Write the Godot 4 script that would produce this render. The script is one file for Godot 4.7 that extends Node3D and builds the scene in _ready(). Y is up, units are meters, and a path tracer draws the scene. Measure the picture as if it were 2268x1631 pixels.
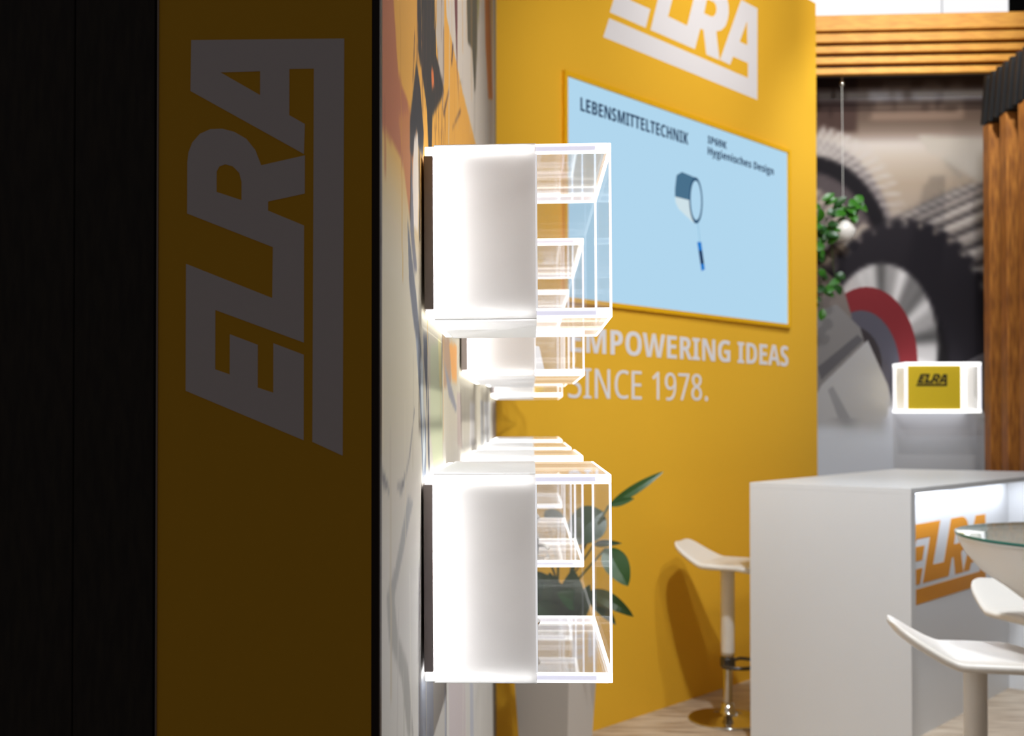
extends Node3D
# A trade fair stand: yellow fabric walls, a printed side wall with edge-lit acrylic cases, a counter, bar stools and a high table.

var M := {}
var taken := {}

# ------------------------------------------------------------------ naming and tagging
func put(o: Node3D, parent: Node = null) -> Node3D:
	if parent == null:
		parent = self
	var key := str(parent.get_instance_id()) + o.name
	var base := str(o.name)
	if taken.has(key):
		taken[key] += 1
		o.name = "%s_%03d" % [base, taken[key]]
	else:
		taken[key] = 0
	parent.add_child(o, true)
	return o

func thing(called: String, label: String, category: String, at := Vector3.ZERO, turn := 0.0, group := "") -> Node3D:
	var o := Node3D.new()
	o.name = called
	put(o)
	o.position = at
	o.rotation.y = turn
	tag(o, label, category, group)
	return o

func tag(o: Node3D, label: String, category: String, group := "") -> void:
	o.set_meta("label", label)
	o.set_meta("category", category)
	if group != "":
		o.set_meta("group", group)

func struct(called: String, st: SurfaceTool, m: Material, label: String, category: String) -> MeshInstance3D:
	var o := part(called, st, m, self)
	o.set_meta("kind", "structure")
	tag(o, label, category)
	return o

func part(called: String, st: SurfaceTool, m: Material, parent: Node) -> MeshInstance3D:
	var o := MeshInstance3D.new()
	o.name = called
	o.mesh = st.commit()
	o.material_override = m
	o.cast_shadow = GeometryInstance3D.SHADOW_CASTING_SETTING_ON
	put(o, parent)
	return o

func mesh_part(called: String, mesh: Mesh, m: Material, parent: Node) -> MeshInstance3D:
	var o := MeshInstance3D.new()
	o.name = called
	o.mesh = mesh
	o.material_override = m
	put(o, parent)
	return o

# ------------------------------------------------------------------ shapes
func mb() -> SurfaceTool:
	var st := SurfaceTool.new()
	st.begin(Mesh.PRIMITIVE_TRIANGLES)
	return st

func tri(st: SurfaceTool, a: Vector3, b: Vector3, c: Vector3, n: Vector3) -> void:
	var p := [a, b, c]
	if (b - a).cross(c - a).dot(n) > 0.0:
		p = [a, c, b]
	for v in p:
		st.set_normal(n)
		st.set_uv(Vector2.ZERO)
		st.add_vertex(v)

func quad(st: SurfaceTool, a: Vector3, b: Vector3, c: Vector3, d: Vector3, out: Vector3) -> void:
	var n := (c - a).cross(d - b).normalized()
	if n.dot(out) < 0.0:
		n = -n
	tri(st, a, b, c, n)
	tri(st, a, c, d, n)

# a box with chamfered edges, in the frame t
func box(st: SurfaceTool, t: Transform3D, size: Vector3, ch := 0.0) -> void:
	var h := size * 0.5
	ch = minf(ch, minf(h.x, minf(h.y, h.z)) * 0.8)
	var ax := [Vector3.RIGHT, Vector3.UP, Vector3.BACK]
	for i in 3:
		var u: Vector3 = ax[(i + 1) % 3]
		var v: Vector3 = ax[(i + 2) % 3]
		var w: Vector3 = ax[i]
		var hu: float = h.dot(u) - ch
		var hv: float = h.dot(v) - ch
		for s in [-1.0, 1.0]:
			var o: Vector3 = w * h.dot(w) * s
			quad(st, t * (o - u * hu - v * hv), t * (o + u * hu - v * hv), t * (o + u * hu + v * hv), t * (o - u * hu + v * hv), t.basis * (w * s))
	if ch <= 0.0:
		return
	for i in 3:
		var u: Vector3 = ax[i]
		var v: Vector3 = ax[(i + 1) % 3]
		var w: Vector3 = ax[(i + 2) % 3]
		var hw: float = h.dot(w) - ch
		for su in [-1.0, 1.0]:
			for sv in [-1.0, 1.0]:
				var p: Vector3 = u * (h.dot(u) * su) + v * ((h.dot(v) - ch) * sv)
				var q: Vector3 = u * ((h.dot(u) - ch) * su) + v * (h.dot(v) * sv)
				quad(st, t * (p - w * hw), t * (p + w * hw), t * (q + w * hw), t * (q - w * hw), t.basis * (u * su + v * sv))
	for sx in [-1.0, 1.0]:
		for sy in [-1.0, 1.0]:
			for sz in [-1.0, 1.0]:
				var s := Vector3(sx, sy, sz)
				tri(st, t * (s * (h - Vector3(0, ch, ch))), t * (s * (h - Vector3(ch, 0, ch))), t * (s * (h - Vector3(ch, ch, 0))), (t.basis * s).normalized())

func at(p: Vector3) -> Transform3D:
	return Transform3D(Basis(), p)

func span(st: SurfaceTool, a: Vector3, b: Vector3, ch := 0.0) -> void:
	box(st, at((a + b) * 0.5), (b - a).abs(), ch)

# a surface of revolution; profile holds (radius, height) from bottom to top along the outside
func lathe(st: SurfaceTool, profile: Array, at_point := Vector3.ZERO, seg := 40) -> void:
	var nr := []
	for i in profile.size():
		var a: Vector2 = profile[maxi(i - 1, 0)]
		var b: Vector2 = profile[mini(i + 1, profile.size() - 1)]
		nr.append(Vector2((b - a).y, -(b - a).x).normalized())
	for i in profile.size() - 1:
		var sharp: bool = (profile[i] as Vector2).distance_to(profile[i + 1]) < 0.0001
		if sharp:
			continue
		for k in seg:
			var idx := [[i, k], [i + 1, k], [i + 1, k + 1], [i, k], [i + 1, k + 1], [i, k + 1]]
			var pts := []
			var ns := []
			for e in idx:
				var ang: float = TAU * e[1] / seg
				var pr: Vector2 = profile[e[0]]
				var n2: Vector2 = nr[e[0]]
				pts.append(at_point + Vector3(cos(ang) * pr.x, pr.y, sin(ang) * pr.x))
				ns.append(Vector3(cos(ang) * n2.x, n2.y, sin(ang) * n2.x))
			for q in [0, 3]:
				var order := [q, q + 1, q + 2]
				var face: Vector3 = (pts[q + 1] - pts[q]).cross(pts[q + 2] - pts[q])
				if face.length() < 1e-12:
					continue
				if face.dot(ns[q] + ns[q + 1] + ns[q + 2]) > 0.0:
					order = [q, q + 2, q + 1]
				for e in order:
					st.set_normal(ns[e])
					st.set_uv(Vector2.ZERO)
					st.add_vertex(pts[e])

# a round bar along a path
func tube(st: SurfaceTool, path: Array, r0: float, r1: float, seg := 8) -> void:
	var rings := []
	var norms := []
	for i in path.size():
		var a: Vector3 = path[maxi(i - 1, 0)]
		var b: Vector3 = path[mini(i + 1, path.size() - 1)]
		var d := (b - a).normalized()
		var u := d.cross(Vector3.UP if absf(d.y) < 0.9 else Vector3.RIGHT).normalized()
		var v := d.cross(u)
		var r := lerpf(r0, r1, float(i) / maxf(path.size() - 1, 1))
		var ring := []
		var nn := []
		for k in seg:
			var n := u * cos(TAU * k / seg) + v * sin(TAU * k / seg)
			nn.append(n)
			ring.append(path[i] + n * r)
		rings.append(ring)
		norms.append(nn)
	for i in path.size() - 1:
		for k in seg:
			var k2 := (k + 1) % seg
			var pts := [rings[i][k], rings[i + 1][k], rings[i + 1][k2], rings[i][k2]]
			var ns := [norms[i][k], norms[i + 1][k], norms[i + 1][k2], norms[i][k2]]
			for t in [[0, 1, 2], [0, 2, 3]]:
				var f: Vector3 = (pts[t[1]] - pts[t[0]]).cross(pts[t[2]] - pts[t[0]])
				var order: Array = t if f.dot(ns[t[0]]) < 0.0 else [t[0], t[2], t[1]]
				for e in order:
					st.set_normal(ns[e])
					st.set_uv(Vector2.ZERO)
					st.add_vertex(pts[e])
	for e in [0, path.size() - 1]:
		var out: Vector3 = (path[0] - path[1]) if e == 0 else (path[-1] - path[-2])
		for k in range(1, seg - 1):
			tri(st, rings[e][0], rings[e][k], rings[e][k + 1], out.normalized())

# a flat outline with thickness: points (u, v) on the frame o, U, V with the outside n
func plate(st: SurfaceTool, pts: PackedVector2Array, o: Vector3, U: Vector3, V: Vector3, n: Vector3, thick: float) -> void:
	var idx := Geometry2D.triangulate_polygon(pts)
	var w := []
	for p in pts:
		w.append(o + U * p.x + V * p.y)
	for i in range(0, idx.size(), 3):
		tri(st, w[idx[i]] + n * thick, w[idx[i + 1]] + n * thick, w[idx[i + 2]] + n * thick, n)
	var ccw := not Geometry2D.is_polygon_clockwise(pts)
	for i in pts.size():
		var j := (i + 1) % pts.size()
		var e := pts[j] - pts[i]
		var out2 := Vector2(e.y, -e.x) if ccw else Vector2(-e.y, e.x)
		quad(st, w[i], w[j], w[j] + n * thick, w[i] + n * thick, U.normalized() * out2.x + V.normalized() * out2.y)

# an upright prism over a ground outline of (x, z) points
func prism(st: SurfaceTool, outline: Array, y0: float, y1: float) -> void:
	var pts := PackedVector2Array(outline)
	plate(st, pts, Vector3(0, y0, 0), Vector3.RIGHT, Vector3.BACK, Vector3.UP, y1 - y0)
	var idx := Geometry2D.triangulate_polygon(pts)
	for i in range(0, idx.size(), 3):
		var t := []
		for k in 3:
			t.append(Vector3(pts[idx[i + k]].x, y0, pts[idx[i + k]].y))
		tri(st, t[0], t[1], t[2], Vector3.DOWN)

# the letters of the logo, traced from the narrow wall end: u runs along the word, v up the letters
func logo_shapes() -> Array:
	var pieces := [
		[605,868, 893,982, 895,815, 608,702, 706,632, 790,660, 878,695, 998,745, 998,1128, 703,1020, 703,1215, 752,1232, 752,1100, 845,1135, 845,1275, 897,1292, 897,1130, 998,1168, 998,1447, 605,1285],
		[608,702, 608,535, 612,500, 625,468, 650,440, 685,425, 725,424, 765,435, 805,458, 835,495, 855,546, 1000,515, 1000,640, 878,665, 878,695, 790,660, 790,600, 782,570, 760,548, 735,541, 715,548, 706,565, 706,632],
		[620,130, 1130,133, 1127,1497, 1027,1452, 1030,230, 948,230, 948,382, 851,315, 851,236, 718,238, 618,298],
		[618,298, 718,238, 851,315, 948,382, 1000,412, 997,510]]
	var out := []
	for q in pieces:
		var pts := PackedVector2Array()
		for i in range(0, q.size(), 2):
			pts.append(Vector2((1497.0 - q[i + 1]) / 1367.0, (1130.0 - q[i]) / 525.0))
		out.append(pts)
	return out

func logo(st: SurfaceTool, o: Vector3, U: Vector3, V: Vector3, n: Vector3, thick: float) -> void:
	for pts in logo_shapes():
		plate(st, pts, o, U, V, n, thick)

func lettering(called: String, words: String, heavy: bool, o: Vector3, U: Vector3, V: Vector3, n: Vector3, m: Material, parent: Node) -> MeshInstance3D:
	var f := SystemFont.new()
	f.font_names = PackedStringArray(["Droid Sans"])
	f.font_weight = 700 if heavy else 400
	var t := TextMesh.new()
	t.font = f
	t.font_size = 64
	t.pixel_size = 0.01
	t.depth = 0.05
	t.text = words
	t.horizontal_alignment = HORIZONTAL_ALIGNMENT_LEFT
	var bb := t.get_aabb()
	var x := U / bb.size.x
	var y := V / bb.size.y
	var z := n * 0.03
	var o2 := mesh_part(called, t, m, parent)
	o2.transform = Transform3D(Basis(x, y, z), o - x * bb.position.x - y * bb.position.y + n * 0.0018)
	return o2

# a leaf blade: from base to tip, lifted or drooping in the middle, folded along its midrib
func leaf(st: SurfaceTool, a: Vector3, b: Vector3, width: float, lift: float, face: Vector3, fold := 0.25, blunt := 0.9) -> void:
	var d := b - a
	var side := d.cross(face).normalized()
	var up := side.cross(d).normalized()
	var n := 12
	var rows := []
	for i in n + 1:
		var t := float(i) / n
		var c := a + d * t + up * lift * 4.0 * t * (1.0 - t)
		var w := width * 0.5 * pow(sin(PI * pow(t, blunt)), 0.75) if i > 0 and i < n else 0.0
		rows.append([c - side * w + up * w * fold, c, c + side * w + up * w * fold])
	for i in n:
		for s in 2:
			var q := [rows[i][s], rows[i + 1][s], rows[i + 1][s + 1], rows[i][s + 1]]
			var nn: Vector3 = (q[2] - q[0]).cross(q[3] - q[1])
			if nn.length() < 1e-9:
				continue
			quad(st, q[0], q[1], q[2], q[3], up)

# ------------------------------------------------------------------ colours and patterns
func mat(called: String, c: Color, rough := 0.6, metal := 0.0) -> StandardMaterial3D:
	var m := StandardMaterial3D.new()
	m.resource_name = called
	m.albedo_color = c
	m.roughness = rough
	m.metallic = metal
	M[called] = m
	return m

func glow(called: String, c: Color, e: float) -> StandardMaterial3D:
	var m := mat(called, Color(0.9, 0.9, 0.9), 0.5)
	m.emission_enabled = true
	m.emission = c
	m.emission_energy_multiplier = e
	return m

func noise_tex(w: int, h: int, freq: float, colours: Array, seed_no: int, octaves := 4, normal := false) -> NoiseTexture2D:
	var nz := FastNoiseLite.new()
	nz.seed = seed_no
	nz.frequency = freq
	nz.fractal_octaves = octaves
	var t := NoiseTexture2D.new()
	t.width = w
	t.height = h
	t.seamless = true
	t.noise = nz
	if normal:
		t.as_normal_map = true
		t.bump_strength = 3.0
	if colours.size() > 0:
		var g := Gradient.new()
		g.offsets = PackedFloat32Array()
		g.colors = PackedColorArray()
		var off := PackedFloat32Array()
		var cols := PackedColorArray()
		for i in colours.size():
			off.append(float(i) / (colours.size() - 1))
			cols.append(colours[i])
		g.offsets = off
		g.colors = cols
		t.color_ramp = g
	return t

func fill_poly(im: Image, pts: PackedVector2Array, c: Color) -> void:
	var lo := 1e9
	var hi := -1e9
	for p in pts:
		lo = minf(lo, p.y)
		hi = maxf(hi, p.y)
	for y in range(maxi(int(floor(lo)), 0), mini(int(ceil(hi)), im.get_height() - 1) + 1):
		var xs := []
		var yy := y + 0.5
		for i in pts.size():
			var a := pts[i]
			var b := pts[(i + 1) % pts.size()]
			if (a.y <= yy) != (b.y <= yy):
				xs.append(a.x + (yy - a.y) / (b.y - a.y) * (b.x - a.x))
		xs.sort()
		for k in range(0, xs.size() - 1, 2):
			var x0 := maxi(int(round(xs[k])), 0)
			var x1 := mini(int(round(xs[k + 1])), im.get_width())
			if x1 > x0:
				im.fill_rect(Rect2i(x0, y, x1 - x0, 1), c)

func soften(im: Image, halvings: int) -> void:
	var w := im.get_width()
	var h := im.get_height()
	for k in halvings:
		im.resize(im.get_width() / 2, im.get_height() / 2, Image.INTERPOLATE_BILINEAR)
	for k in halvings:
		im.resize(mini(im.get_width() * 2, w), mini(im.get_height() * 2, h), Image.INTERPOLATE_BILINEAR)
	if im.get_width() != w or im.get_height() != h:
		im.resize(w, h, Image.INTERPOLATE_BILINEAR)

# the abstract painting printed on the side wall; numbers are centimetres: distance along the wall, height
func painting() -> ImageTexture:
	var im := Image.create(1000, 900, false, Image.FORMAT_RGB8)
	var k := 2.5
	for y in 900:
		var h := 360.0 - y / k
		var c := Color("c6c5c3")
		if h > 130.0:
			c = Color("c6c5c3").lerp(Color("c2baa6"), clampf((h - 130.0) / 25.0, 0, 1))
		im.fill_rect(Rect2i(0, y, 1000, 1), c)
		# ochre field over the upper part
		if h > 178.0:
			im.fill_rect(Rect2i(0, y, 1000, 1), Color("d29a36").lerp(Color("c98f3a"), clampf((h - 178.0) / 60.0, 0, 1)))
	soften(im, 4)
	var shapes := [
		["a5603e", 114, 194, 125, 198, 130, 190, 147, 189, 148, 185, 145, 179, 130, 181, 114, 180],
		["b5713c", 130, 185, 151, 192, 153, 180, 145, 174, 139, 178],
		["b8ada2", 201, 229, 501, 348, 501, 269, 319, 226, 247, 223, 205, 223],
		["aa9d90", 180, 221, 199, 228, 199, 209, 190, 206, 182, 212],
		["1c191a", 152, 210, 179, 220, 182, 209, 199, 208, 191, 204, 175, 197, 174, 191, 169, 190, 166, 196, 158, 199, 153, 200],
		["1e1e26", 151, 198, 156, 196, 161, 191, 160, 187, 154, 187, 151, 189, 146, 184, 143, 184, 143, 188, 147, 193],
		["c4642c", 173, 204, 177, 205, 179, 203, 174, 201],
		["d89c38", 161, 195, 166, 196, 167, 190, 162, 189],
		["5c2c30", 223, 238, 235, 243, 234, 223, 240, 217, 233, 222],
		["4b4638", 266, 255, 322, 277, 319, 255, 311, 241, 304, 238, 292, 246, 272, 241],
		["8c8450", 316, 275, 339, 283, 327, 262],
		["c06c20", 368, 295, 411, 312, 449, 277, 402, 264, 378, 275],
		["d09a30", 415, 314, 439, 323, 454, 291],
		["6a625a", 465, 333, 482, 340, 489, 266, 477, 263],
		["4a3434", 219, 223, 223, 224, 219, 219, 216, 218],
		["4a3434", 196, 203, 211, 212, 212, 212, 198, 203],
		["4a3434", 218, 206, 244, 217, 246, 217, 221, 207],
		["4a4440", 240, 222, 254, 226, 254, 226, 241, 222],
		["d8ccc0", 148, 187, 153, 189, 154, 181, 153, 175, 147, 175, 146, 182],
		["6a6a74", 145, 184, 146, 180, 148, 174, 152, 170, 148, 169, 143, 174],
		["5c606c", 140, 175, 145, 171, 150, 167, 153, 164, 158, 159, 156, 158, 148, 162, 142, 167],
		["7c8492", 150, 161, 156, 160, 160, 154, 165, 148, 165, 141, 160, 141, 156, 152],
		["4c505e", 160, 162, 169, 162, 167, 159, 169, 154, 171, 142, 169, 142, 165, 154, 161, 159],
		["c8d0d4", 156, 158, 160, 158, 164, 145, 161, 142],
		["c0c4a4", 172, 161, 193, 163, 197, 142, 179, 141, 172, 148],
		["dcd49c", 186, 163, 192, 163, 194, 155, 189, 155],
		["a88c74", 194, 164, 212, 165, 217, 157, 199, 155],
		["e0a054", 211, 164, 233, 165, 233, 157, 219, 157],
		["8c8c94", 198, 160, 217, 156, 233, 152, 230, 151, 210, 154],
		["b4a49c", 233, 155, 247, 155, 251, 143, 235, 144],
		["d4d0cc", 280, 154, 306, 154, 306, 142, 280, 143],
		["9c9c9c", 339, 155, 357, 155, 364, 141, 345, 141],
		["d8d8d8", 364, 155, 420, 156, 420, 139, 371, 140],
		["8c7c70", 439, 156, 489, 157, 489, 137, 444, 138],
		["6e6e72", 114, 147, 115, 145, 118, 144, 123, 142, 128, 142, 133, 142, 138, 143, 142, 145, 146, 149, 148, 151, 149, 151, 147, 149, 143, 145, 139, 143, 134, 141, 128, 142, 122, 142, 117, 143, 114, 145],
		["9c9c9c", 141, 140, 147, 139, 134, 133, 125, 129, 120, 131, 128, 133],
		["a2a2a0", 120, 131, 126, 131, 130, 125, 141, 119, 148, 108, 141, 110, 134, 119, 122, 126],
		["b4bccc", 154, 114, 177, 109, 179, 97, 154, 105],
		["a8b0c4", 200, 103, 203, 102, 205, 90, 201, 91],
		["c0b8bc", 210, 101, 261, 89, 268, 71, 212, 88],
		["b0b4c0", 280, 85, 297, 81, 302, 61, 284, 67],
		["6c6864", 444, 46, 489, 36, 489, 6, 454, 16],
	]
	for q in shapes:
		var pts := PackedVector2Array()
		for i in range(1, q.size(), 2):
			pts.append(Vector2((q[i] - 105.0) * k, (360.0 - q[i + 1]) * k))
		fill_poly(im, pts, Color(q[0]))
	# brush marks: long thin strokes a little lighter or darker than what lies under them
	var rng := RandomNumberGenerator.new()
	rng.seed = 4
	for i in 420:
		var x := rng.randi_range(5, 990)
		var y := rng.randi_range(0, 860)
		var len := rng.randi_range(15, 90)
		var wide := rng.randi_range(1, 3)
		var c := im.get_pixel(x, y)
		var t := rng.randf_range(-0.09, 0.09)
		c = Color(clampf(c.r + t, 0, 1), clampf(c.g + t, 0, 1), clampf(c.b + t * 0.8, 0, 1))
		var lean := rng.randf_range(-0.12, 0.12) * len
		fill_poly(im, PackedVector2Array([Vector2(x, y), Vector2(x + wide, y), Vector2(x + wide + lean, y + len), Vector2(x + lean, y + len)]), c)
	for i in 26:
		var x := rng.randf_range(80, 240)
		var y := rng.randf_range(330, 450)
		var p := Vector2(x, y)
		var q := p + Vector2(rng.randf_range(-14, 14), rng.randf_range(14, 46))
		fill_poly(im, PackedVector2Array([p, p + Vector2(1.6, 0), q + Vector2(1.2, 0), q]), Color("4a2e28"))
	soften(im, 1)
	return ImageTexture.create_from_image(im)

# the print of meshing gears; drawn on a sheet of 600 by 1400 units
func gears() -> ImageTexture:
	var im := Image.create(600, 1400, false, Image.FORMAT_RGB8)
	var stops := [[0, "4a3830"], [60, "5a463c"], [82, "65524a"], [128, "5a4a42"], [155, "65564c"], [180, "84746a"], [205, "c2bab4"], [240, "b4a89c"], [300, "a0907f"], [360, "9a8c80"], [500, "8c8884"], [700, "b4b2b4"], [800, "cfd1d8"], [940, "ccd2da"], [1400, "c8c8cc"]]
	for y in 1400:
		for i in stops.size() - 1:
			if y >= stops[i][0] and y < stops[i + 1][0]:
				im.fill_rect(Rect2i(0, y, 600, 1), Color(stops[i][1]).lerp(Color(stops[i + 1][1]), float(y - stops[i][0]) / (stops[i + 1][0] - stops[i][0])))
	# reflected ghost of the logo, painted faintly into the dark top of the picture
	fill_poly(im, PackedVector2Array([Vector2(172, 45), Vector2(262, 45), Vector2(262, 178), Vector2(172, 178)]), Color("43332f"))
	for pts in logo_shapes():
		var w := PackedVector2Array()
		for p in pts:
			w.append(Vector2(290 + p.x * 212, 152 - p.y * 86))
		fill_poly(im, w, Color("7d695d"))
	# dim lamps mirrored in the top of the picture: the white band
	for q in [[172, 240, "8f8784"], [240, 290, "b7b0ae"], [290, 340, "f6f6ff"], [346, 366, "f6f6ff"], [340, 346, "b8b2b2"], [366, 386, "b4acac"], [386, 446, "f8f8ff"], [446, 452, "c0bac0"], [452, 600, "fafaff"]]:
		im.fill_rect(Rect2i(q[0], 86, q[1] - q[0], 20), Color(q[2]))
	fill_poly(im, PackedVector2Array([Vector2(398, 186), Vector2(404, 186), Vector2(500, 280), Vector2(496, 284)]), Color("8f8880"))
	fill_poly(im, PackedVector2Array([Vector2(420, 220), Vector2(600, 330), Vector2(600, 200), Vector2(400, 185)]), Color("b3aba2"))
	# far gear: body, light outer teeth, dark gap and the ribbed face
	var c := Vector2(150, 480)
	fill_poly(im, ellipse(c, 205, 290, -PI, PI), Color("6a6264"))
	for i in 24:
		var a := deg_to_rad(-88 + i * 4.6)
		var p := c + Vector2(cos(a) * 150, sin(a) * 252)
		var q := c + Vector2(cos(a + 0.13) * 242, sin(a + 0.10) * 318)
		var w := 5.0 + i * 0.15
		fill_poly(im, PackedVector2Array([p + Vector2(-w, 0), p + Vector2(w, 2), q + Vector2(w * 1.1, 2), q + Vector2(-w * 1.1, -2)]), Color("b9b2ae") if i < 14 else Color("968c86"))
	fill_poly(im, ellipse(c, 195, 252, -PI, PI), Color("19171b"))
	fill_poly(im, ellipse(c, 160, 216, -PI, PI), Color("4e4648"))
	for i in 12:
		var o := Vector2(150 + i * 21, 292 + i * i * 0.9 + i * 9)
		fill_poly(im, PackedVector2Array([o, o + Vector2(14, 9), o + Vector2(-86, 96), o + Vector2(-104, 92)]), Color("a5998e") if i < 9 else Color("857b76"))
	# near gear: teeth running back to the right, then its dark face
	var g := Vector2(366, 674)
	for i in 17:
		var a := deg_to_rad(-142 + i * 9.6)
		var p := g + Vector2(cos(a) * 212, sin(a) * 296)
		var w := 15.0 + i * 0.4
		var along := Vector2(190, -80 - 2.0 * (8 - i))
		var sd := Vector2(-sin(a), cos(a)) * w
		fill_poly(im, PackedVector2Array([p - sd * 1.6, p + sd * 1.6, p + sd * 1.6 + along, p - sd * 1.6 + along]), Color("393436"))
		fill_poly(im, PackedVector2Array([p - sd, p + sd * 0.7, p + sd * 0.8 + along, p - sd + along]), Color("c4bbb4") if i % 3 else Color("aaa09a"))
		fill_poly(im, PackedVector2Array([p - sd * 0.2, p + sd * 0.7, p + sd * 0.8 + along, p + sd * 0.1 + along]), Color("8e8580"))
	fill_poly(im, ellipse(g, 204, 286, -PI, PI), Color("242126"))
	for i in 17:
		var a := deg_to_rad(-142 + i * 9.6)
		var p := g + Vector2(cos(a) * 205, sin(a) * 288)
		var t := Vector2(-sin(a), cos(a))
		var n := Vector2(cos(a), sin(a))
		fill_poly(im, PackedVector2Array([p - t * 15 - n * 10, p + t * 15 - n * 10, p + t * 11 + n * 15, p - t * 11 + n * 15]), Color("262328"))
	fill_poly(im, ellipse(g + Vector2(-20, 40), 120, 190, -PI, PI), Color("191719"))
	# bearing: silver ring, red seal, grey bore
	var b := Vector2(316, 652)
	fill_poly(im, ellipse(b, 126, 182, -PI, PI), Color("b9b3b2"))
	for i in 60:
		var a := deg_to_rad(-120.0 + i * 3.5)
		var sheen := 0.62 + 0.20 * sin(i * 0.55) + 0.10 * sin(i * 1.3 + 1.0)
		var w := PackedVector2Array([b])
		for j in 3:
			w.append(b + Vector2(cos(a + j * 0.035) * 125, sin(a + j * 0.035) * 181))
		fill_poly(im, w, Color(sheen, sheen * 0.985, sheen * 0.985))
	soften(im, 3)
	fill_poly(im, ellipse(b + Vector2(-34, 32), 114, 162, -PI, PI), Color("7c2c31"))
	fill_poly(im, ellipse(b + Vector2(-46, 62), 88, 140, -PI, PI), Color("54525d"))
	fill_poly(im, ellipse(b + Vector2(-70, 40), 70, 84, -PI, PI), Color("3a3538"))
	# shafts and housing below
	fill_poly(im, PackedVector2Array([Vector2(0, 560), Vector2(172, 470), Vector2(230, 520), Vector2(250, 590), Vector2(170, 620), Vector2(0, 720)]), Color("756c68"))
	fill_poly(im, PackedVector2Array([Vector2(0, 640), Vector2(215, 560), Vector2(268, 612), Vector2(300, 720), Vector2(160, 800), Vector2(0, 820)]), Color("7d7a7a"))
	fill_poly(im, PackedVector2Array([Vector2(172, 700), Vector2(262, 628), Vector2(276, 640), Vector2(180, 728)]), Color("5c5a5e"))
	fill_poly(im, PackedVector2Array([Vector2(180, 740), Vector2(285, 640), Vector2(330, 740), Vector2(345, 800), Vector2(250, 950), Vector2(160, 950), Vector2(120, 860)]), Color("a9a8aa"))
	fill_poly(im, PackedVector2Array([Vector2(195, 750), Vector2(206, 742), Vector2(260, 840), Vector2(275, 930), Vector2(262, 930)]), Color("8d8d90"))
	fill_poly(im, PackedVector2Array([Vector2(330, 790), Vector2(470, 700), Vector2(520, 740), Vector2(600, 830), Vector2(600, 960), Vector2(300, 960)]), Color("c4c6ce"))
	fill_poly(im, PackedVector2Array([Vector2(500, 690), Vector2(560, 660), Vector2(560, 830), Vector2(520, 760)]), Color("5a575c"))
	fill_poly(im, PackedVector2Array([Vector2(0, 860), Vector2(180, 830), Vector2(600, 860), Vector2(600, 1000), Vector2(0, 1000)]), Color("c8ccd4"))
	var low := im.get_region(Rect2i(0, 800, 600, 240))
	soften(low, 4)
	im.blit_rect(low, Rect2i(0, 12, 600, 216), Vector2i(0, 812))
	soften(im, 1)
	return ImageTexture.create_from_image(im)

func ellipse(c: Vector2, rx: float, ry: float, a0: float, a1: float, n := 48) -> PackedVector2Array:
	var p := PackedVector2Array()
	for i in n:
		var a := lerpf(a0, a1, float(i) / n)
		p.append(c + Vector2(cos(a) * rx, sin(a) * ry))
	return p

# ------------------------------------------------------------------ builders
const DEPTH := 0.2635      # how far a case stands out from the wall
const FROST := 0.158       # where its frosted half ends
const PLATE := 0.014

func bar(called: String, a: Vector3, b: Vector3, m: Material, parent: Node, ch := 0.0) -> MeshInstance3D:
	var st := mb()
	span(st, a, b, ch)
	return part(called, st, m, parent)

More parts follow.
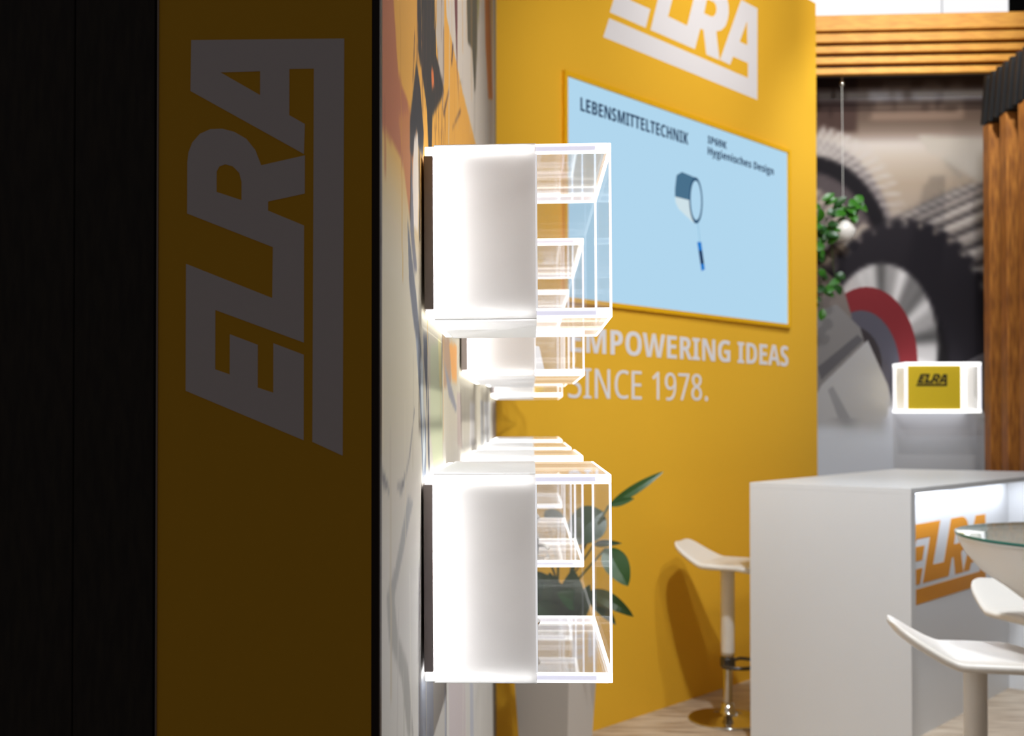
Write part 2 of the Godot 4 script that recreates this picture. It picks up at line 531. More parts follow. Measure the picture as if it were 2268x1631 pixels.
# an acrylic show case fixed to the side wall, lit along its edges from the rail at its back
func acrylic_case(label: String, zf: float, length: float, y0: float, y1: float, power: float) -> Node3D:
	var o := thing("display_case", label, "display case", Vector3(-0.151, y0, zf), 0.0, "edge-lit acrylic show cases on the printed side wall")
	o.rotation.z = 0.006
	var h := y1 - y0
	var L := -length
	var st := mb()
	span(st, Vector3(0, PLATE, L), Vector3(0.013, h - PLATE, 0), 0.001)
	part("mounting_board", st, M.board, o)
	for y in [0.0, h - PLATE]:
		st = mb()
		span(st, Vector3(0.0015, y + 0.001, L + 0.002), Vector3(0.0145, y + PLATE - 0.001, -0.001), 0.001)
		part("light_rail", st, M.rail, o)
	for top in [false, true]:
		var ya := h - PLATE if top else 0.0
		var xe := DEPTH - 0.006
		var p := bar("top_plate" if top else "bottom_plate", Vector3(0.0145, ya, L + 0.004), Vector3(xe, ya + PLATE, -0.004), M.acrylic_plate, o)
		bar("glowing_edge", Vector3(xe, ya, L), Vector3(DEPTH, ya + PLATE, 0), M.edge, p, 0.001)
		for z in [0.0, L]:
			var zz: float = z - 0.004 if z == 0.0 else z
			var xw: float = DEPTH - 0.022 if z == 0.0 else xe
			bar("glowing_edge", Vector3(FROST, ya, zz), Vector3(xw, ya + 0.0035, zz + 0.004), M.edge, p)
			bar("glowing_edge", Vector3(FROST, ya + PLATE - 0.0035, zz), Vector3(xw, ya + PLATE, zz + 0.004), M.edge, p)
			bar("soft_edge", Vector3(FROST, ya + 0.0035, zz + 0.0005), Vector3(xw, ya + PLATE - 0.0035, zz + 0.0035), M.edge_soft, p)
			if z == 0.0:
				bar("glowing_corner", Vector3(xw, ya, zz), Vector3(xe, ya + PLATE, zz + 0.004), M.edge, p)
		var yf := ya + PLATE if top else ya - 0.001
		bar("frosted_film", Vector3(0.0145, yf, L), Vector3(FROST, yf + 0.001, 0), M.frost_film, p)
		# glowing bars added behind the frosted front to whiten its top and bottom edge
		bar("added_light_bar", Vector3(0.018, ya + 0.003, -0.013), Vector3(FROST - 0.004, ya + PLATE - 0.003, -0.009), M.added_bar, p)
	bar("added_light_bar", Vector3(0.0155, PLATE + 0.002, -0.036), Vector3(0.042, h - PLATE - 0.002, -0.032), M.added_bar_side, o)  # added side bar, whitens the frosted front towards the wall
	for front in [true, false]:
		var zz := -0.004 if front else L
		bar("front_pane" if front else "back_pane", Vector3(FROST, PLATE, zz), Vector3(DEPTH - 0.004, h - PLATE, zz + 0.004), M.acrylic, o)
		bar("frosted_pane", Vector3(0.0145, 0.0, zz), Vector3(FROST, h, zz + 0.004), M.frost, o)
		bar("glowing_edge", Vector3(DEPTH - 0.0035, PLATE, zz + 0.0002), Vector3(DEPTH, h - PLATE, zz + 0.0038), M.edge_side, o)
		bar("glowing_edge", Vector3(FROST - 0.001, PLATE, zz - 0.0002), Vector3(FROST + 0.0015, h - PLATE, zz + 0.0042), M.edge_dim, o)
	bar("end_pane", Vector3(DEPTH - 0.0035, PLATE, L + 0.004), Vector3(DEPTH, h - PLATE, -0.004), M.acrylic_end, o)
	var a := AreaLight3D.new()
	a.name = "case_lamp"
	a.area_size = Vector2(length * 0.94, h * 0.86)
	a.light_energy = power
	a.light_color = Color(1.0, 0.985, 0.97)
	a.area_range = 20.0
	a.area_attenuation = 2.0
	a.shadow_enabled = true
	a.position = Vector3(0.0165, h * 0.5, L * 0.5)
	a.rotation.y = -PI / 2
	o.add_child(a)
	return o

func seat_shape(st: SurfaceTool) -> void:
	var nu := 60
	var nv := 22
	var grid := []
	for i in nu + 1:
		var s := -1.0 + 2.0 * i / nu
		s = sin(s * PI / 2)
		var x := -0.025 + 0.225 * s
		var half := lerpf(0.145, 0.195, smoothstep(-0.25, -0.02, x)) * pow(maxf(1.0 - pow(absf(s), 9.0), 0.0), 0.38)
		var lip := clampf((-0.075 - x) / 0.175, 0.0, 1.0)
		var y := 0.098 * pow(lip, 1.25) - 0.012 * smoothstep(0.1, 0.2, x)
		var row := []
		for j in nv:
			var a := TAU * j / nv
			var cv := signf(cos(a)) * pow(absf(cos(a)), 0.55)
			var sv := signf(sin(a)) * pow(absf(sin(a)), 0.55)
			var th := 0.021 * pow(maxf(1.0 - pow(absf(s), 22.0), 0.0), 0.5)
			var dish := -0.010 * (1.0 - cv * cv) if sv > 0.0 else 0.0
			row.append(Vector3(x, y + sv * th + dish, half * cv))
		grid.append(row)
	st.set_smooth_group(0)
	for i in nu:
		for j in nv:
			var j2 := (j + 1) % nv
			var mid: Vector3 = (grid[i][0] + grid[i][nv / 2]) * 0.5
			var q := [grid[i][j], grid[i + 1][j], grid[i + 1][j2], grid[i][j2]]
			for t in [[0, 1, 2], [0, 2, 3]]:
				var f: Vector3 = (q[t[1]] - q[t[0]]).cross(q[t[2]] - q[t[0]])
				if f.length() < 1e-10:
					continue
				var o: Array = t if f.dot((q[0] + q[2]) * 0.5 - mid) < 0.0 else [t[0], t[2], t[1]]
				for e in o:
					st.set_smooth_group(0)
					st.add_vertex(q[e])
	st.index()
	st.generate_normals()

func bar_stool(label: String, where: Vector3, turn: float) -> Node3D:
	var o := thing("bar_stool", label, "bar stool", where, turn, "white bar stools on a round chrome base")
	var st := mb()
	seat_shape(st)
	var s := part("seat", st, M.plastic, o)
	s.position = Vector3(-0.0, 0.775, 0)
	st = mb()
	lathe(st, [Vector2(0.0, 0.32), Vector2(0.031, 0.32), Vector2(0.033, 0.34), Vector2(0.034, 0.735), Vector2(0.075, 0.75), Vector2(0.075, 0.758), Vector2(0, 0.758)])
	part("column", st, M.plastic, o)
	st = mb()
	lathe(st, [Vector2(0.0, 0.02), Vector2(0.023, 0.02), Vector2(0.023, 0.32), Vector2(0, 0.32)])
	part("chrome_pole", st, M.chrome, o)
	st = mb()
	lathe(st, [Vector2(0, 0.0), Vector2(0.195, 0.0), Vector2(0.195, 0.006), Vector2(0.19, 0.011), Vector2(0.12, 0.018), Vector2(0.05, 0.028), Vector2(0.034, 0.05), Vector2(0.03, 0.085), Vector2(0.0, 0.085)], Vector3.ZERO, 56)
	part("base", st, M.chrome, o)
	st = mb()
	var path := []
	for k in 25:
		var a := lerpf(-1.9, 1.9, k / 24.0)
		path.append(Vector3(0.055 + cos(a) * 0.105, 0.285, sin(a) * 0.125))
	tube(st, path, 0.009, 0.009, 10)
	lathe(st, [Vector2(0.0, 0.26), Vector2(0.034, 0.262), Vector2(0.037, 0.27), Vector2(0.037, 0.305), Vector2(0.033, 0.312), Vector2(0.0, 0.312)])
	for sg in [-1.0, 1.0]:
		tube(st, [path[0] if sg < 0 else path[24], Vector3(0.0, 0.285, 0.0)], 0.008, 0.008, 8)
	part("footrest", st, M.footrest, o)
	return o

func spotlight(label: String, p: Vector3, to: Vector3, energy: float, angle: float, c: Color, soft: float) -> void:  # out-of-view lamp with an added fixture body
	var o := thing("spotlight", label, "spotlight", p)
	o.transform.basis = Basis.looking_at(to - p, Vector3.UP)
	var st := mb()
	lathe(st, [Vector2(0.05, 0.0), Vector2(0.055, 0.0), Vector2(0.055, 0.17), Vector2(0.03, 0.2), Vector2(0.0, 0.2), Vector2(0.0, 0.195), Vector2(0.028, 0.195), Vector2(0.05, 0.165), Vector2(0.05, 0.0)])
	var h := part("housing", st, M.black_metal, o)
	h.rotation.x = PI / 2
	st = mb()
	box(st, at(Vector3(0, 0.10, 0.1)), Vector3(0.02, 0.1, 0.03), 0.003)
	part("bracket", st, M.black_metal, o)
	st = mb()
	lathe(st, [Vector2(0.0, 0.03), Vector2(0.048, 0.03), Vector2(0.048, 0.034), Vector2(0.0, 0.034)])
	var l := part("lens", st, M.lens, o)
	l.rotation.x = PI / 2
	var s := SpotLight3D.new()
	s.name = "lamp"
	s.light_energy = energy
	s.light_color = c
	s.light_size = soft
	s.spot_range = 25.0
	s.spot_attenuation = 2.0
	s.spot_angle = angle
	s.spot_angle_attenuation = 1.0
	s.shadow_enabled = true
	s.position = Vector3(0, 0, -0.02)
	o.add_child(s)

func exhibit(called: String, label: String, cat: String, p: Vector3, m: Material, kind: int) -> void:
	var o := thing(called, label, cat, p)
	var st := mb()
	if kind == 0:      # ring sensor lying on its side
		lathe(st, [Vector2(0.022, 0.0), Vector2(0.034, 0.0), Vector2(0.036, 0.002), Vector2(0.036, 0.03), Vector2(0.034, 0.032), Vector2(0.022, 0.032), Vector2(0.02, 0.03), Vector2(0.02, 0.002), Vector2(0.022, 0.0)])
		part("ring", st, m, o)
		st = mb()
		tube(st, [Vector3(0.036, 0.016, 0), Vector3(0.05, 0.016, 0.004), Vector3(0.058, 0.008, 0.012)], 0.005, 0.004)
		part("cable_gland", st, M.plastic, o)
	elif kind == 1:    # wedge housing on a foot
		var pts := PackedVector2Array([Vector2(-0.03, 0), Vector2(0.034, 0), Vector2(0.022, 0.055), Vector2(-0.03, 0.06)])
		plate(st, pts, Vector3(0, 0.006, -0.02), Vector3.RIGHT, Vector3.UP, Vector3.BACK, 0.04)
		part("housing", st, m, o)
		st = mb()
		span(st, Vector3(-0.036, 0, -0.026), Vector3(0.04, 0.006, 0.026), 0.001)
		part("foot", st, M.plastic, o)
	else:              # round capsule
		lathe(st, [Vector2(0, 0.0), Vector2(0.02, 0.0), Vector2(0.035, 0.012), Vector2(0.042, 0.03), Vector2(0.042, 0.034), Vector2(0.03, 0.052), Vector2(0.012, 0.06), Vector2(0, 0.06)])
		part("housing", st, m, o)
		st = mb()
		lathe(st, [Vector2(0, 0.0305), Vector2(0.0432, 0.0305), Vector2(0.0432, 0.0335), Vector2(0, 0.0335)])
		part("seam", st, M.chrome, o)

func _ready() -> void:
	# ------------------------------------------------------------ camera
	var cam := Camera3D.new()
	cam.name = "camera"
	cam.projection = Camera3D.PROJECTION_FRUSTUM
	cam.near = 0.05
	cam.far = 200.0
	cam.size = 2.0 * 0.05 * 815.5 / 2500.0
	cam.frustum_offset = Vector2(0.05 * 76.0 / 2500.0, 0.05 * 78.9 / 2500.0)
	add_child(cam)
	cam.position = Vector3(0, 1.5, 0)
	cam.rotation = Vector3(atan(30.6 / 2500.0), atan(120.0 / 2500.0), 0)
	cam.current = true

	# ------------------------------------------------------------ air, exposure
	var env := Environment.new()
	env.background_mode = Environment.BG_COLOR
	env.background_color = Color(0.288, 0.274, 0.272)
	env.background_energy_multiplier = 1.0
	env.tonemap_mode = Environment.TONE_MAPPER_LINEAR
	env.tonemap_exposure = 1.0
	env.sdfgi_enabled = true
	env.ssao_enabled = true
	env.ssil_enabled = true
	var we := WorldEnvironment.new()
	we.name = "surroundings"
	we.environment = env
	var ca := CameraAttributesPhysical.new()
	ca.frustum_focal_length = 40.0
	ca.frustum_focus_distance = 1.5
	ca.exposure_aperture = 6.5
	we.camera_attributes = ca
	add_child(we)

	# ------------------------------------------------------------ materials
	make_materials()

	# ------------------------------------------------------------ unseen lamps above the stand; those not aimed at the yellow wall are added
	spotlight("black spotlight on the rig, over the high table, aimed at the yellow wall", Vector3(1.65, 3.6, -2.9), Vector3(0.80, 2.7, -6.0), 6.3, 38.0, Color(1.0, 0.985, 0.96), 0.10)
	spotlight("black spotlight high on the rig, aimed at the top of the yellow wall", Vector3(2.0, 4.9, -4.5), Vector3(1.5, 3.7, -6.9), 4.6, 46.0, Color(1.0, 0.98, 0.95), 0.06)
	spotlight("unseen spotlight added to brighten the counter", Vector3(0.95, 4.3, -2.9), Vector3(1.65, 0.6, -5.2), 10.5, 36.0, Color(0.95, 0.975, 1.0), 0.10)
	spotlight("unseen spotlight added over the nearest stool to brighten it", Vector3(2.0, 4.4, -3.4), Vector3(1.6, 0.7, -3.9), 6.5, 40.0, Color(0.97, 0.985, 1.0), 0.10)
	spotlight("unseen spotlight added behind the counter to light the gear print", Vector3(2.45, 4.1, -6.1), Vector3(2.4, 1.9, -7.95), 2.8, 54.0, Color(0.93, 0.96, 1.0), 0.06)
	spotlight("unseen spotlight added to brighten the pergola beam", Vector3(3.1, 5.0, -5.0), Vector3(2.5, 4.0, -7.6), 8.0, 24.0, Color(1.0, 0.97, 0.92), 0.06)
	spotlight("unseen spotlight added to brighten the painted side wall", Vector3(2.2, 2.9, -1.9), Vector3(-0.15, 1.5, -2.6), 7.2, 46.0, Color(1.0, 0.99, 0.97), 0.08)

	build_shell()
	build_cases()
	build_furniture()
	build_plants()

func make_materials() -> void:
	var m := mat("yellow_fabric", Color(0.92, 0.705, 0.15), 0.85)
	m.normal_enabled = true
	m.normal_texture = noise_tex(256, 256, 0.25, [], 3, 2, true)
	m.normal_scale = 0.15
	m.uv1_triplanar = true
	m.uv1_world_triplanar = true
	m.uv1_scale = Vector3(14, 14, 14)
	mat("print_white", Color(0.90, 0.89, 0.91), 0.8)
	mat("print_orange", Color(0.86, 0.56, 0.06), 0.6)
	m = mat("yellow_panel", Color(0.94, 0.82, 0.15), 0.5)
	m.backlight_enabled = true
	m.backlight = Color(0.3, 0.3, 0.3)
	mat("print_black", Color(0.10, 0.09, 0.06), 0.6)
	mat("body", Color(0.75, 0.75, 0.75), 0.8)
	m = mat("painting", Color(1, 1, 1), 0.75)
	m.albedo_texture = painting()
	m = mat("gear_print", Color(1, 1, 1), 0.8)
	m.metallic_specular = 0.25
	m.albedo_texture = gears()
	m = mat("dark_wood", Color(1, 1, 1), 0.7)
	m.albedo_texture = noise_tex(256, 512, 0.02, [Color(0.115, 0.10, 0.095), Color(0.16, 0.145, 0.13), Color(0.20, 0.18, 0.155)], 11, 5)
	m.uv1_triplanar = true
	m.uv1_scale = Vector3(16, 1.6, 16)
	mat("aluminium", Color(0.62, 0.58, 0.55), 0.35, 0.9)
	mat("frame_grey", Color(0.78, 0.79, 0.80), 0.6)
	mat("black_metal", Color(0.06, 0.055, 0.05), 0.5, 0.3)
	mat("dark_profile", Color(0.16, 0.12, 0.11), 0.5, 0.3)
	m = mat("floor_wood", Color(1, 1, 1), 0.45)
	m.albedo_texture = noise_tex(512, 512, 0.012, [Color(0.52, 0.44, 0.36), Color(0.70, 0.62, 0.53), Color(0.78, 0.71, 0.62), Color(0.84, 0.78, 0.70)], 5, 5)
	m.uv1_triplanar = true
	m.uv1_world_triplanar = true
	m.uv1_scale = Vector3(0.5, 1, 3.5)
	m = mat("slat_wood", Color(1, 1, 1), 0.55)
	m.albedo_texture = noise_tex(256, 256, 0.02, [Color(0.78, 0.52, 0.17), Color(0.87, 0.62, 0.23), Color(0.92, 0.68, 0.28)], 8, 4)
	m.uv1_triplanar = true
	m.uv1_scale = Vector3(1.2, 9, 9)
	m = mat("post_wood", Color(1, 1, 1), 0.55)
	m.albedo_texture = noise_tex(256, 256, 0.02, [Color(0.45, 0.26, 0.08), Color(0.62, 0.38, 0.13), Color(0.76, 0.50, 0.20)], 9, 4)
	m.uv1_triplanar = true
	m.uv1_scale = Vector3(9, 1.0, 9)
	mat("lacquer", Color(0.875, 0.88, 0.885), 0.4)
	mat("plastic", Color(0.90, 0.885, 0.86), 0.3)
	mat("chrome", Color(0.80, 0.78, 0.75), 0.12, 1.0)
	mat("footrest", Color(0.35, 0.34, 0.33), 0.3, 0.8)
	mat("planter", Color(0.74, 0.71, 0.68), 0.6)
	mat("soil", Color(0.10, 0.075, 0.055), 0.95)
	for e in [["leaf_dark", Color(0.10, 0.22, 0.10)], ["leaf_mid", Color(0.13, 0.29, 0.12)], ["leaf_bright", Color(0.18, 0.42, 0.08)], ["stem", Color(0.22, 0.30, 0.10)]]:
		m = mat(e[0], e[1], 0.4)
		m.backlight_enabled = true
		m.backlight = Color(0.25, 0.3, 0.12)
	mat("cord", Color(0.85, 0.85, 0.83), 0.6)
	mat("board", Color(0.74, 0.70, 0.70), 0.6)
	m = mat("acrylic", Color(0.97, 0.98, 1.0, 0.02), 0.02)
	m.transparency = BaseMaterial3D.TRANSPARENCY_ALPHA
	m = mat("acrylic_plate", Color(0.97, 0.98, 1.0, 0.09), 0.02)
	m.transparency = BaseMaterial3D.TRANSPARENCY_ALPHA
	m = mat("acrylic_end", Color(0.97, 0.98, 1.0, 0.02), 0.02)
	m.transparency = BaseMaterial3D.TRANSPARENCY_ALPHA
	m.metallic_specular = 0.12
	m = mat("glass", Color(0.75, 0.92, 0.88, 0.10), 0.02)
	m.transparency = BaseMaterial3D.TRANSPARENCY_ALPHA
	mat("glass_edge", Color(0.20, 0.45, 0.40), 0.15)
	m = mat("frost", Color(0.93, 0.92, 0.91), 0.6)
	m.backlight_enabled = true
	m.backlight = Color(1, 1, 1)
	m = mat("frost_film", Color(0.93, 0.935, 0.94), 0.5)
	m.backlight_enabled = true
	m.backlight = Color(1, 1, 1)
	glow("rail", Color(1.0, 1.0, 1.0), 2.5)
	glow("added_bar", Color(1.0, 1.0, 1.0), 5.0)
	glow("added_bar_side", Color(1.0, 1.0, 1.0), 9.0)
	glow("edge", Color(1.0, 1.0, 1.0), 1.6)
	glow("edge_soft", Color(0.82, 0.82, 0.90), 1.0)
	glow("edge_side", Color(0.95, 0.95, 1.0), 1.1)
	glow("edge_dim", Color(0.92, 0.92, 0.94), 0.75)
	glow("lens", Color(1.0, 0.97, 0.9), 4.0)
	glow("led", Color(0.92, 0.95, 1.0), 6.0)
	glow("panel_face", Color(0.97, 0.97, 0.98), 1.0)
	glow("screen_light", Color(0.70, 0.855, 0.95), 0.95).albedo_color = Color(0.04, 0.04, 0.04)
	for e in [["screen_text", Color(0.08, 0.22, 0.36)], ["screen_slate", Color(0.28, 0.46, 0.58)], ["screen_pale", Color(0.86, 0.94, 0.97)], ["screen_rim", Color(0.16, 0.34, 0.48)], ["screen_blue", Color(0.05, 0.50, 0.85)], ["screen_cord", Color(0.5, 0.74, 0.88)]]:
		m = mat(e[0], Color(0.02, 0.02, 0.02), 0.4)
		m.emission_enabled = true
		m.emission = e[1]
		m.emission_energy_multiplier = 0.86
	mat("bezel", Color(0.93, 0.70, 0.03), 0.5)
	mat("exhibit_white", Color(0.85, 0.85, 0.86), 0.4)
	mat("exhibit_steel", Color(0.62, 0.63, 0.65), 0.3, 0.8)
	mat("exhibit_yellow", Color(0.90, 0.74, 0.22), 0.4)
	mat("black_board", Color(0.055, 0.06, 0.065), 0.55)
	mat("hall_black", Color(0.02, 0.02, 0.02), 0.9)

func build_shell() -> void:
	var st := mb()
	span(st, Vector3(-6, -0.1, -14), Vector3(9, 0, 5))
	struct("floor", st, M.floor_wood, "pale oak floor with long streaked grain under the stools", "floor")
	# the printed side wall and its narrow yellow end
	st = mb()
	span(st, Vector3(-0.3845, 0, -4.909), Vector3(-0.159, 4.11, -1.152))
	var w := struct("wall_center", st, M.body, "side wall with yellow end face and abstract painted print", "wall")
	st = mb()
	span(st, Vector3(-0.3845, 0, -1.152), Vector3(-0.1635, 4.11, -1.145))
	var y := part("yellow_panel", st, M.yellow_fabric, w)
	st = mb()
	logo(st, Vector3(-0.192, 1.461, -1.145), Vector3(0, 0.4285, 0), Vector3(-0.1635, 0, 0), Vector3.BACK, 0.0006)
	part("logo", st, M.print_white, y)
	# cut to the wall: the print covers the wall from its front edge to the corner
	st = mb()
	var t0 := (1.152 - 1.05) / 4.0
	var t1 := (4.905 - 1.05) / 4.0
	strip_print(st, t0, t1)
	part("painted_print", st, M.painting, w)
	st = mb()
	span(st, Vector3(-0.159, 3.6, -4.909), Vector3(-0.155, 4.11, -1.152))
	part("top_panel", st, M.yellow_fabric, w)
	st = mb()
	span(st, Vector3(-0.1635, 0, -1.160), Vector3(-0.1545, 4.11, -1.1445), 0.001)
	struct("trim_1", st, M.dark_profile, "dark upright profile between the yellow end face and the print", "trim")
	st = mb()
	span(st, Vector3(-0.3865, 0, -1.16), Vector3(-0.3845, 4.11, -1.143), 0.0006)
	struct("trim_2", st, M.aluminium, "thin metal profile between the dark boards and the yellow face", "trim")
	st = mb()
	span(st, Vector3(-0.3895, 0, -1.17), Vector3(-0.3867, 4.11, -1.152))
	struct("trim_3", st, M.black_metal, "black shadow gap beside the dark boards", "trim")
	# dark boards on the left
	st = mb()
	span(st, Vector3(-1.6, 0, -1.22), Vector3(-0.3895, 4.11, -1.164))
	var lw := struct("wall_left", st, M.black_metal, "nearly black wall of upright wooden boards", "wall")
	var x := -0.3897
	for k in 14:
		st = mb()
		var wd := 0.0858
		span(st, Vector3(x - wd + 0.0006, 0.0, -1.164), Vector3(x - 0.0006, 4.11, -1.150 - 0.001 * (k % 3)), 0.001)
		var pl := part("plank", st, M.dark_wood, lw)
		pl.position = Vector3.ZERO
		x -= wd
	# the yellow back wall, set at an angle
	var d := Vector3(0.6511, 0, -0.7590)
	var nf := Vector3(0.7590, 0, 0.6511)
	var o := Vector3(-0.155, 0, -4.909)
	var e := o + d * 2.985
	st = mb()
	prism(st, [Vector2(o.x, o.z), Vector2(e.x, e.z), Vector2(e.x - nf.x * 0.12, e.z - nf.z * 0.12), Vector2(o.x - nf.x * 0.12, o.z - nf.z * 0.12)], 0, 4.11)
	var yw := struct("wall_back", st, M.yellow_fabric, "tall yellow fabric wall with white logo, slogan and screen", "wall")
	st = mb()
	logo(st, o + d * 0.772 + Vector3(0, 3.349, 0), d * 1.484, Vector3(0, 0.551, 0), nf, 0.001)
	part("logo", st, M.print_white, yw)
	lettering("slogan", "EMPOWERING IDEAS", true, o + d * 0.511 + Vector3(0, 1.806, 0), d * 2.097, Vector3(0, 0.124, 0), nf, M.print_white, yw)
	lettering("slogan", "SINCE 1978.", false, o + d * 0.497 + Vector3(0, 1.588, 0), d * 1.21, Vector3(0, 0.146, 0), nf, M.print_white, yw)
	build_screen(o, d, nf)
	# printed wall behind the pergola
	st = mb()
	span(st, Vector3(0.9, 0, -8.05), Vector3(3.6, 4.2, -7.955))
	var gw := struct("wall_right", st, M.body, "back wall printed with meshing gears and a bearing", "wall")
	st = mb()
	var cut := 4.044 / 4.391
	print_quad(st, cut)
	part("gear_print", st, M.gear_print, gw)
	# black wall added far behind so the open hall reads dark
	st = mb()
	span(st, Vector3(-6, 0, -13.2), Vector3(9, 9, -13.0))
	struct("wall_far", st, M.hall_black, "black wall added far behind to keep the background dark", "wall")

func strip_print(st: SurfaceTool, t0: float, t1: float) -> void:
	var z0 := -1.05 - 4.0 * t0
	var z1 := -1.05 - 4.0 * t1
	var v := [Vector3(-0.155, 3.6, z0), Vector3(-0.155, 3.6, z1), Vector3(-0.155, 0, z1), Vector3(-0.155, 0, z0)]
	var uv := [Vector2(t0, 0), Vector2(t1, 0), Vector2(t1, 1), Vector2(t0, 1)]
	sheet(st, v, uv, Vector3.RIGHT, 0.004)

func print_quad(st: SurfaceTool, cut: float) -> void:
	var v := [Vector3(1.46, 4.044, -7.95), Vector3(3.29, 4.044, -7.95), Vector3(3.29, 0, -7.95), Vector3(1.46, 0, -7.95)]
	var uv := [Vector2(0, 0), Vector2(1, 0), Vector2(1, cut), Vector2(0, cut)]
	sheet(st, v, uv, Vector3.BACK, 0.005)

# a printed sheet: the four corners of its face with picture coordinates, and its thickness behind
func sheet(st: SurfaceTool, v: Array, uv: Array, n: Vector3, thick: float) -> void:
	var idx := [0, 1, 2, 0, 2, 3]
	if ((v[1] - v[0]) as Vector3).cross(v[2] - v[0]).dot(n) > 0.0:
		idx = [0, 2, 1, 0, 3, 2]
	for k in idx:
		st.set_normal(n)
		st.set_uv(uv[k])
		st.add_vertex(v[k])
	var c: Vector3 = (v[0] + v[2]) * 0.5
	for i in 4:
		var a: Vector3 = v[i]
		var b: Vector3 = v[(i + 1) % 4]
		quad(st, a, b, b - n * thick, a - n * thick, (a + b) * 0.5 - c)

func build_screen(o: Vector3, d: Vector3, nf: Vector3) -> void:
	var s := thing("screen", "large wall screen showing a ring sensor on light blue", "screen", o + d * 1.535 + Vector3(0, 2.06, 0))
	var u0 := -1.06
	var u1 := 1.06
	var h := 1.035
	var st := mb()
	var b := 0.022
	for r in [[u0 - b, u1 + b, -b, 0.0], [u0 - b, u1 + b, h, h + b], [u0 - b, u0, 0.0, h], [u1, u1 + b, 0.0, h]]:
		plate(st, PackedVector2Array([Vector2(r[0], r[2]), Vector2(r[1], r[2]), Vector2(r[1], r[3]), Vector2(r[0], r[3])]), Vector3.ZERO, d, Vector3.UP, nf, 0.02)
	part("bezel", st, M.bezel, s)
	st = mb()
	plate(st, PackedVector2Array([Vector2(u0, 0), Vector2(u1, 0), Vector2(u1, h), Vector2(u0, h)]), Vector3.ZERO, d, Vector3.UP, nf, 0.006)
	var p := part("display", st, M.screen_light, s)
	var f := nf * 0.006
	lettering("caption", "LEBENSMITTELTECHNIK", true, f + d * -0.951 + Vector3(0, 0.893, 0), d * 0.925, Vector3(0, 0.066, 0), nf, M.screen_text, p)
	lettering("caption", "IP69K", true, f + d * 0.169 + Vector3(0, 0.938, 0), d * 0.195, Vector3(0, 0.042, 0), nf, M.screen_text, p)
	lettering("caption", "Hygienisches Design", true, f + d * 0.169 + Vector3(0, 0.862, 0), d * 0.724, Vector3(0, 0.060, 0), nf, M.screen_text, p)
	# the pictured sensor: a steel ring with a cable and a blue plug
	var k := func(pts: Array) -> PackedVector2Array:
		var q := PackedVector2Array()
		for i in range(0, pts.size(), 2):
			q.append(Vector2(pts[i] - 1.535, pts[i + 1] - 2.06))
		return q
	var draw := func(pts: PackedVector2Array, m: Material, lift: float) -> void:
		var g := mb()
		plate(g, pts, f, d, Vector3.UP, nf, lift)
		part("picture", g, m, p)
	draw.call(k.call([1.40, 2.775, 1.45, 2.80, 1.58, 2.79, 1.62, 2.70, 1.60, 2.66, 1.385, 2.66, 1.385, 2.70]), M.screen_slate, 0.0006)
	draw.call(k.call([1.385, 2.66, 1.60, 2.66, 1.60, 2.56, 1.56, 2.545, 1.42, 2.60, 1.39, 2.63]), M.screen_pale, 0.0006)
	var c := Vector2(1.585 - 1.535, 2.668 - 2.06)
	draw.call(ellipse(c, 0.066, 0.125, 0, TAU, 36), M.screen_rim, 0.0010)
	draw.call(ellipse(c, 0.052, 0.106, 0, TAU, 36), M.screen_light, 0.0014)
	draw.call(k.call([1.603, 2.546, 1.607, 2.546, 1.625, 2.45, 1.621, 2.45]), M.screen_cord, 0.0006)
	draw.call(k.call([1.598, 2.445, 1.636, 2.45, 1.672, 2.305, 1.640, 2.292]), M.screen_blue, 0.0008)
	draw.call(k.call([1.612, 2.40, 1.643, 2.405, 1.664, 2.335, 1.630, 2.33]), M.screen_text, 0.0012)
	var a := AreaLight3D.new()
	a.name = "screen_glow"
	a.area_size = Vector2(2.1, 1.02)
	a.light_energy = 0.02
	a.light_color = Color(0.8, 0.9, 1.0)
	a.area_range = 20.0
	a.area_attenuation = 2.0
	a.shadow_enabled = true
	a.transform = Transform3D(Basis(d, Vector3.UP, nf).orthonormalized(), nf * 0.03 + Vector3(0, h * 0.5, 0))
	s.add_child(a)

